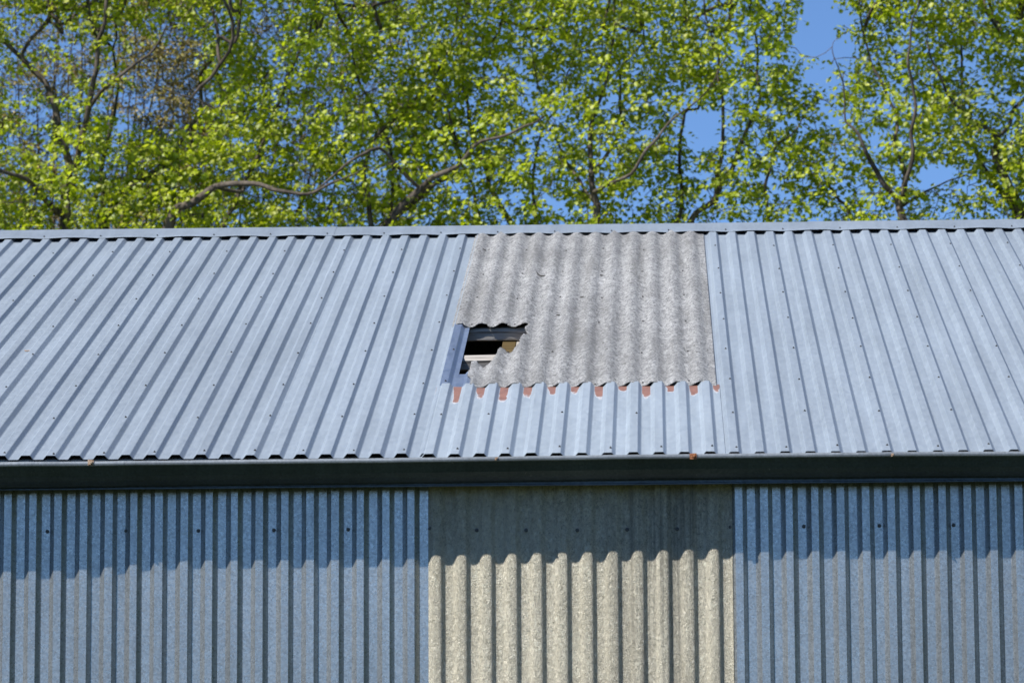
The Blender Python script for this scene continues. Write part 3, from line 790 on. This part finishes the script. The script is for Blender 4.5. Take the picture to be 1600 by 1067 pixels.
GAPS = [(1290, 35, 38, 100, 1.3), (1272, 155, 30, 40, .4), (1110, 188, 48, 34, .9), (1098, 215, 40, 26, .8), (1465, 272, 48, 34, 1.1), (1350, 195, 26, 45, .6), (1368, 230, 22, 26, .6), (1300, 330, 30, 20, .7),
        (880, 322, 34, 22, 1.0), (985, 318, 26, 24, .9), (955, 165, 26, 24, .75), (1000, 195, 28, 20, .6), (835, 225, 30, 24, .75), (820, 145, 30, 30, .6), (1380, 165, 26, 40, .5),
        (60, 110, 80, 100, .75), (190, 110, 90, 90, .75), (275, 100, 60, 110, .65), (420, 30, 50, 40, .6), (45, 40, 40, 40, .5), (230, 175, 50, 30, .5), (940, 30, 20, 20, .5), (1545, 130, 30, 30, .5), (500, 310, 40, 25, .6), (415, 250, 40, 30, .4)]
def dens(x, y):
    d = 1.0
    for g in GAPS: d -= g[4] * bell(x, y, *g[:4])
    return d
# skeletons
SK = []
for ti, T_ in enumerate(TREES):
    sk = Skel(); Y = T_['Y']
    l0 = T_['limbs'][0]; top = px3(l0[0][0], l0[0][1], Y + l0[0][2]); base = px3(T_['foot'], 420, Y); base[2] = 0
    mid = base * .35 + top * .65; mid[2] = top[2] * .55; mid[0] += .15
    sk.line([(base[0], base[1], -.1, l0[0][3] * 1.7), (base[0], base[1], .7, l0[0][3] * 1.35), (*mid, l0[0][3] * 1.15), (*top, l0[0][3])], None, 8)
    for li, L_ in enumerate(T_['limbs'] + extra_limbs(Y, T_['foot'], ti)):
        pts = [(*px3(x, y, Y + dy), r_) for x, y, dy, r_ in L_]
        if li == 0: sk.line(pts, len(sk.p) - 1, 6); continue
        s0 = sk.near(np.array(pts[0][:3])); a = sk.p[s0]; g = np.linalg.norm(a - np.array(pts[0][:3]))
        if g > .25 and li < len(T_['limbs']):   # rises from the trunk under the ridge line
            cand = [i for i, q in enumerate(sk.p) if q[2] < pts[0][2] - .35 * g]; 
            if cand: s0 = min(cand, key=lambda i: np.sum((sk.p[i] - np.array(pts[0][:3])) ** 2)); a = sk.p[s0]
        sk.line([(*a, pts[0][3] * 1.1)] + pts, s0, 5)
    SK.append(sk)
# cluster points: full density through the band seen over the ridge, sparser above and below
allp = np.concatenate([np.array(s.p) for s in SK]); own = np.concatenate([np.full(len(s.p), i) for i, s in enumerate(SK)])
kd = kdtree.KDTree(len(allp)); [kd.insert(q, i) for i, q in enumerate(allp)]; kd.balance()
near_pts = [[] for _ in SK]; far_pts = [[] for _ in SK]
def try_pt(x, y, Y, full):
    p = px3(x, y, Y); q = Vector(p); co, i, d = kd.find(q); lim = 1.15 if full else 1.7
    if d > lim * random.uniform(.35, 1.0): return
    n = noise.noise(q * 1.15) * .7 + noise.noise(q * 2.6 + Vector((9, 4, 1))) * .65
    dd = dens(x, y) if full else 1.0
    if n + random.uniform(-.25, .25) < .30 - dd * .55: return
    if random.random() > dd * 1.4: return
    (near_pts if full else far_pts)[own[i]].append(p)
for k in range(28500): try_pt(random.uniform(-200, 1800), random.uniform(-150, 430), random.uniform(20.2, 25.4), True)
for k in range(9000):
    y = random.choice((random.uniform(-430, -150), random.uniform(430, 760), random.uniform(430, 760)));
    if y < 0 and random.random() < .45: continue
    try_pt(random.uniform(-500, 2100), y, random.uniform(19.0, 24.8), False)
for ti, (T_, sk) in enumerate(zip(TREES, SK)):
    tips = grow(sk, near_pts[ti], .0052, .25, .85)
    c_near = np.array([sk.p[t] for t in tips]).reshape(-1, 3)
    c_mid = np.array([sk.p[i] for i in range(len(sk.p)) if not sk.fix[i] and random.random() < .05]).reshape(-1, 3)
    tips2 = grow(sk, far_pts[ti], .0045) if far_pts[ti] else []
    c_far = np.array([sk.p[t] for t in tips2]).reshape(-1, 3)
    f = px3(T_['foot'], 420, T_['Y'])
    tree = empty('maple_tree', (f[0], f[1], 0)); tag(tree, T_['label'], 'tree', 'trees behind the barn')
    obj('trunk', tubes('trunk', sk), M['bark'], tree)
    obj('crown', leaves_mesh('crown', c_near, None, .053, 13, True, .10, .45), M['leaf'], tree)
    if len(c_far): obj('outer_crown', leaves_mesh('outer_crown', c_far, None, .12, 9, False, .20, .4), M['leaf'], tree)
# brown budding tree with fine upright twigs, further back on the left
def brown_tree(foot, Y, x0, x1, n, label, seed):
    rnd = random.Random(seed); sk = Skel(); f = px3(foot, 420, Y)
    sk.line([(f[0], f[1], -.1, .22), (f[0], f[1], 3, .17), (f[0] + .1, f[1], 7, .13), (f[0], f[1], 9.8, .10)], None, 8)
    for k in range(22):
        x = rnd.uniform(x0, x1); dy = rnd.uniform(-1.5, 1.5); s0 = len(sk.p) and sk.near(np.array([f[0], f[1], rnd.uniform(6, 9.8)]))
        a = sk.p[s0]; top = px3(x, rnd.uniform(-330, -60), Y + dy); m1 = a * .6 + top * .4; m1[0] = a[0] + (top[0] - a[0]) * .62; m2 = a * .25 + top * .75; m2[0] = a[0] + (top[0] - a[0]) * .9
        sk.line([(*a, .04), (*m1, .022), (*m2, .012), (*top, .006)], s0, 6)
    pts = []
    for k in range(n):
        x, y = rnd.uniform(x0 - 40, x1 + 40), rnd.uniform(-330, 420); p = px3(x, y, Y + rnd.uniform(-1.6, 1.6))
        nn = noise.noise(Vector(p) * 1.1 + Vector((40, 0, 0)))
        if nn > -.18 + rnd.uniform(-.2, .2): pts.append(p)
    tips = grow(sk, pts, .0024, -.6); c = np.array([sk.p[t] for t in tips]); 
    extra = np.array([sk.p[i] for i in range(len(sk.p)) if not sk.fix[i] and rnd.random() < .55])
    tree = empty('budding_tree', (f[0], f[1], 0)); tag(tree, label, 'tree', 'trees behind the barn')
    obj('trunk', tubes('trunk', sk), M['bark_brown'], tree)
    obj('crown', leaves_mesh('crown', np.concatenate([c, extra]), None, .046, 14, False, .10, .2), M['leaf_brown'], tree)
brown_tree(60, 27.0, -260, 300, 4200, 'brown budding tree of fine twigs behind the leftmost maple', 3)
brown_tree(330, 28.5, 200, 620, 2600, 'sparser brown budding tree behind the left half of the ridge', 5)
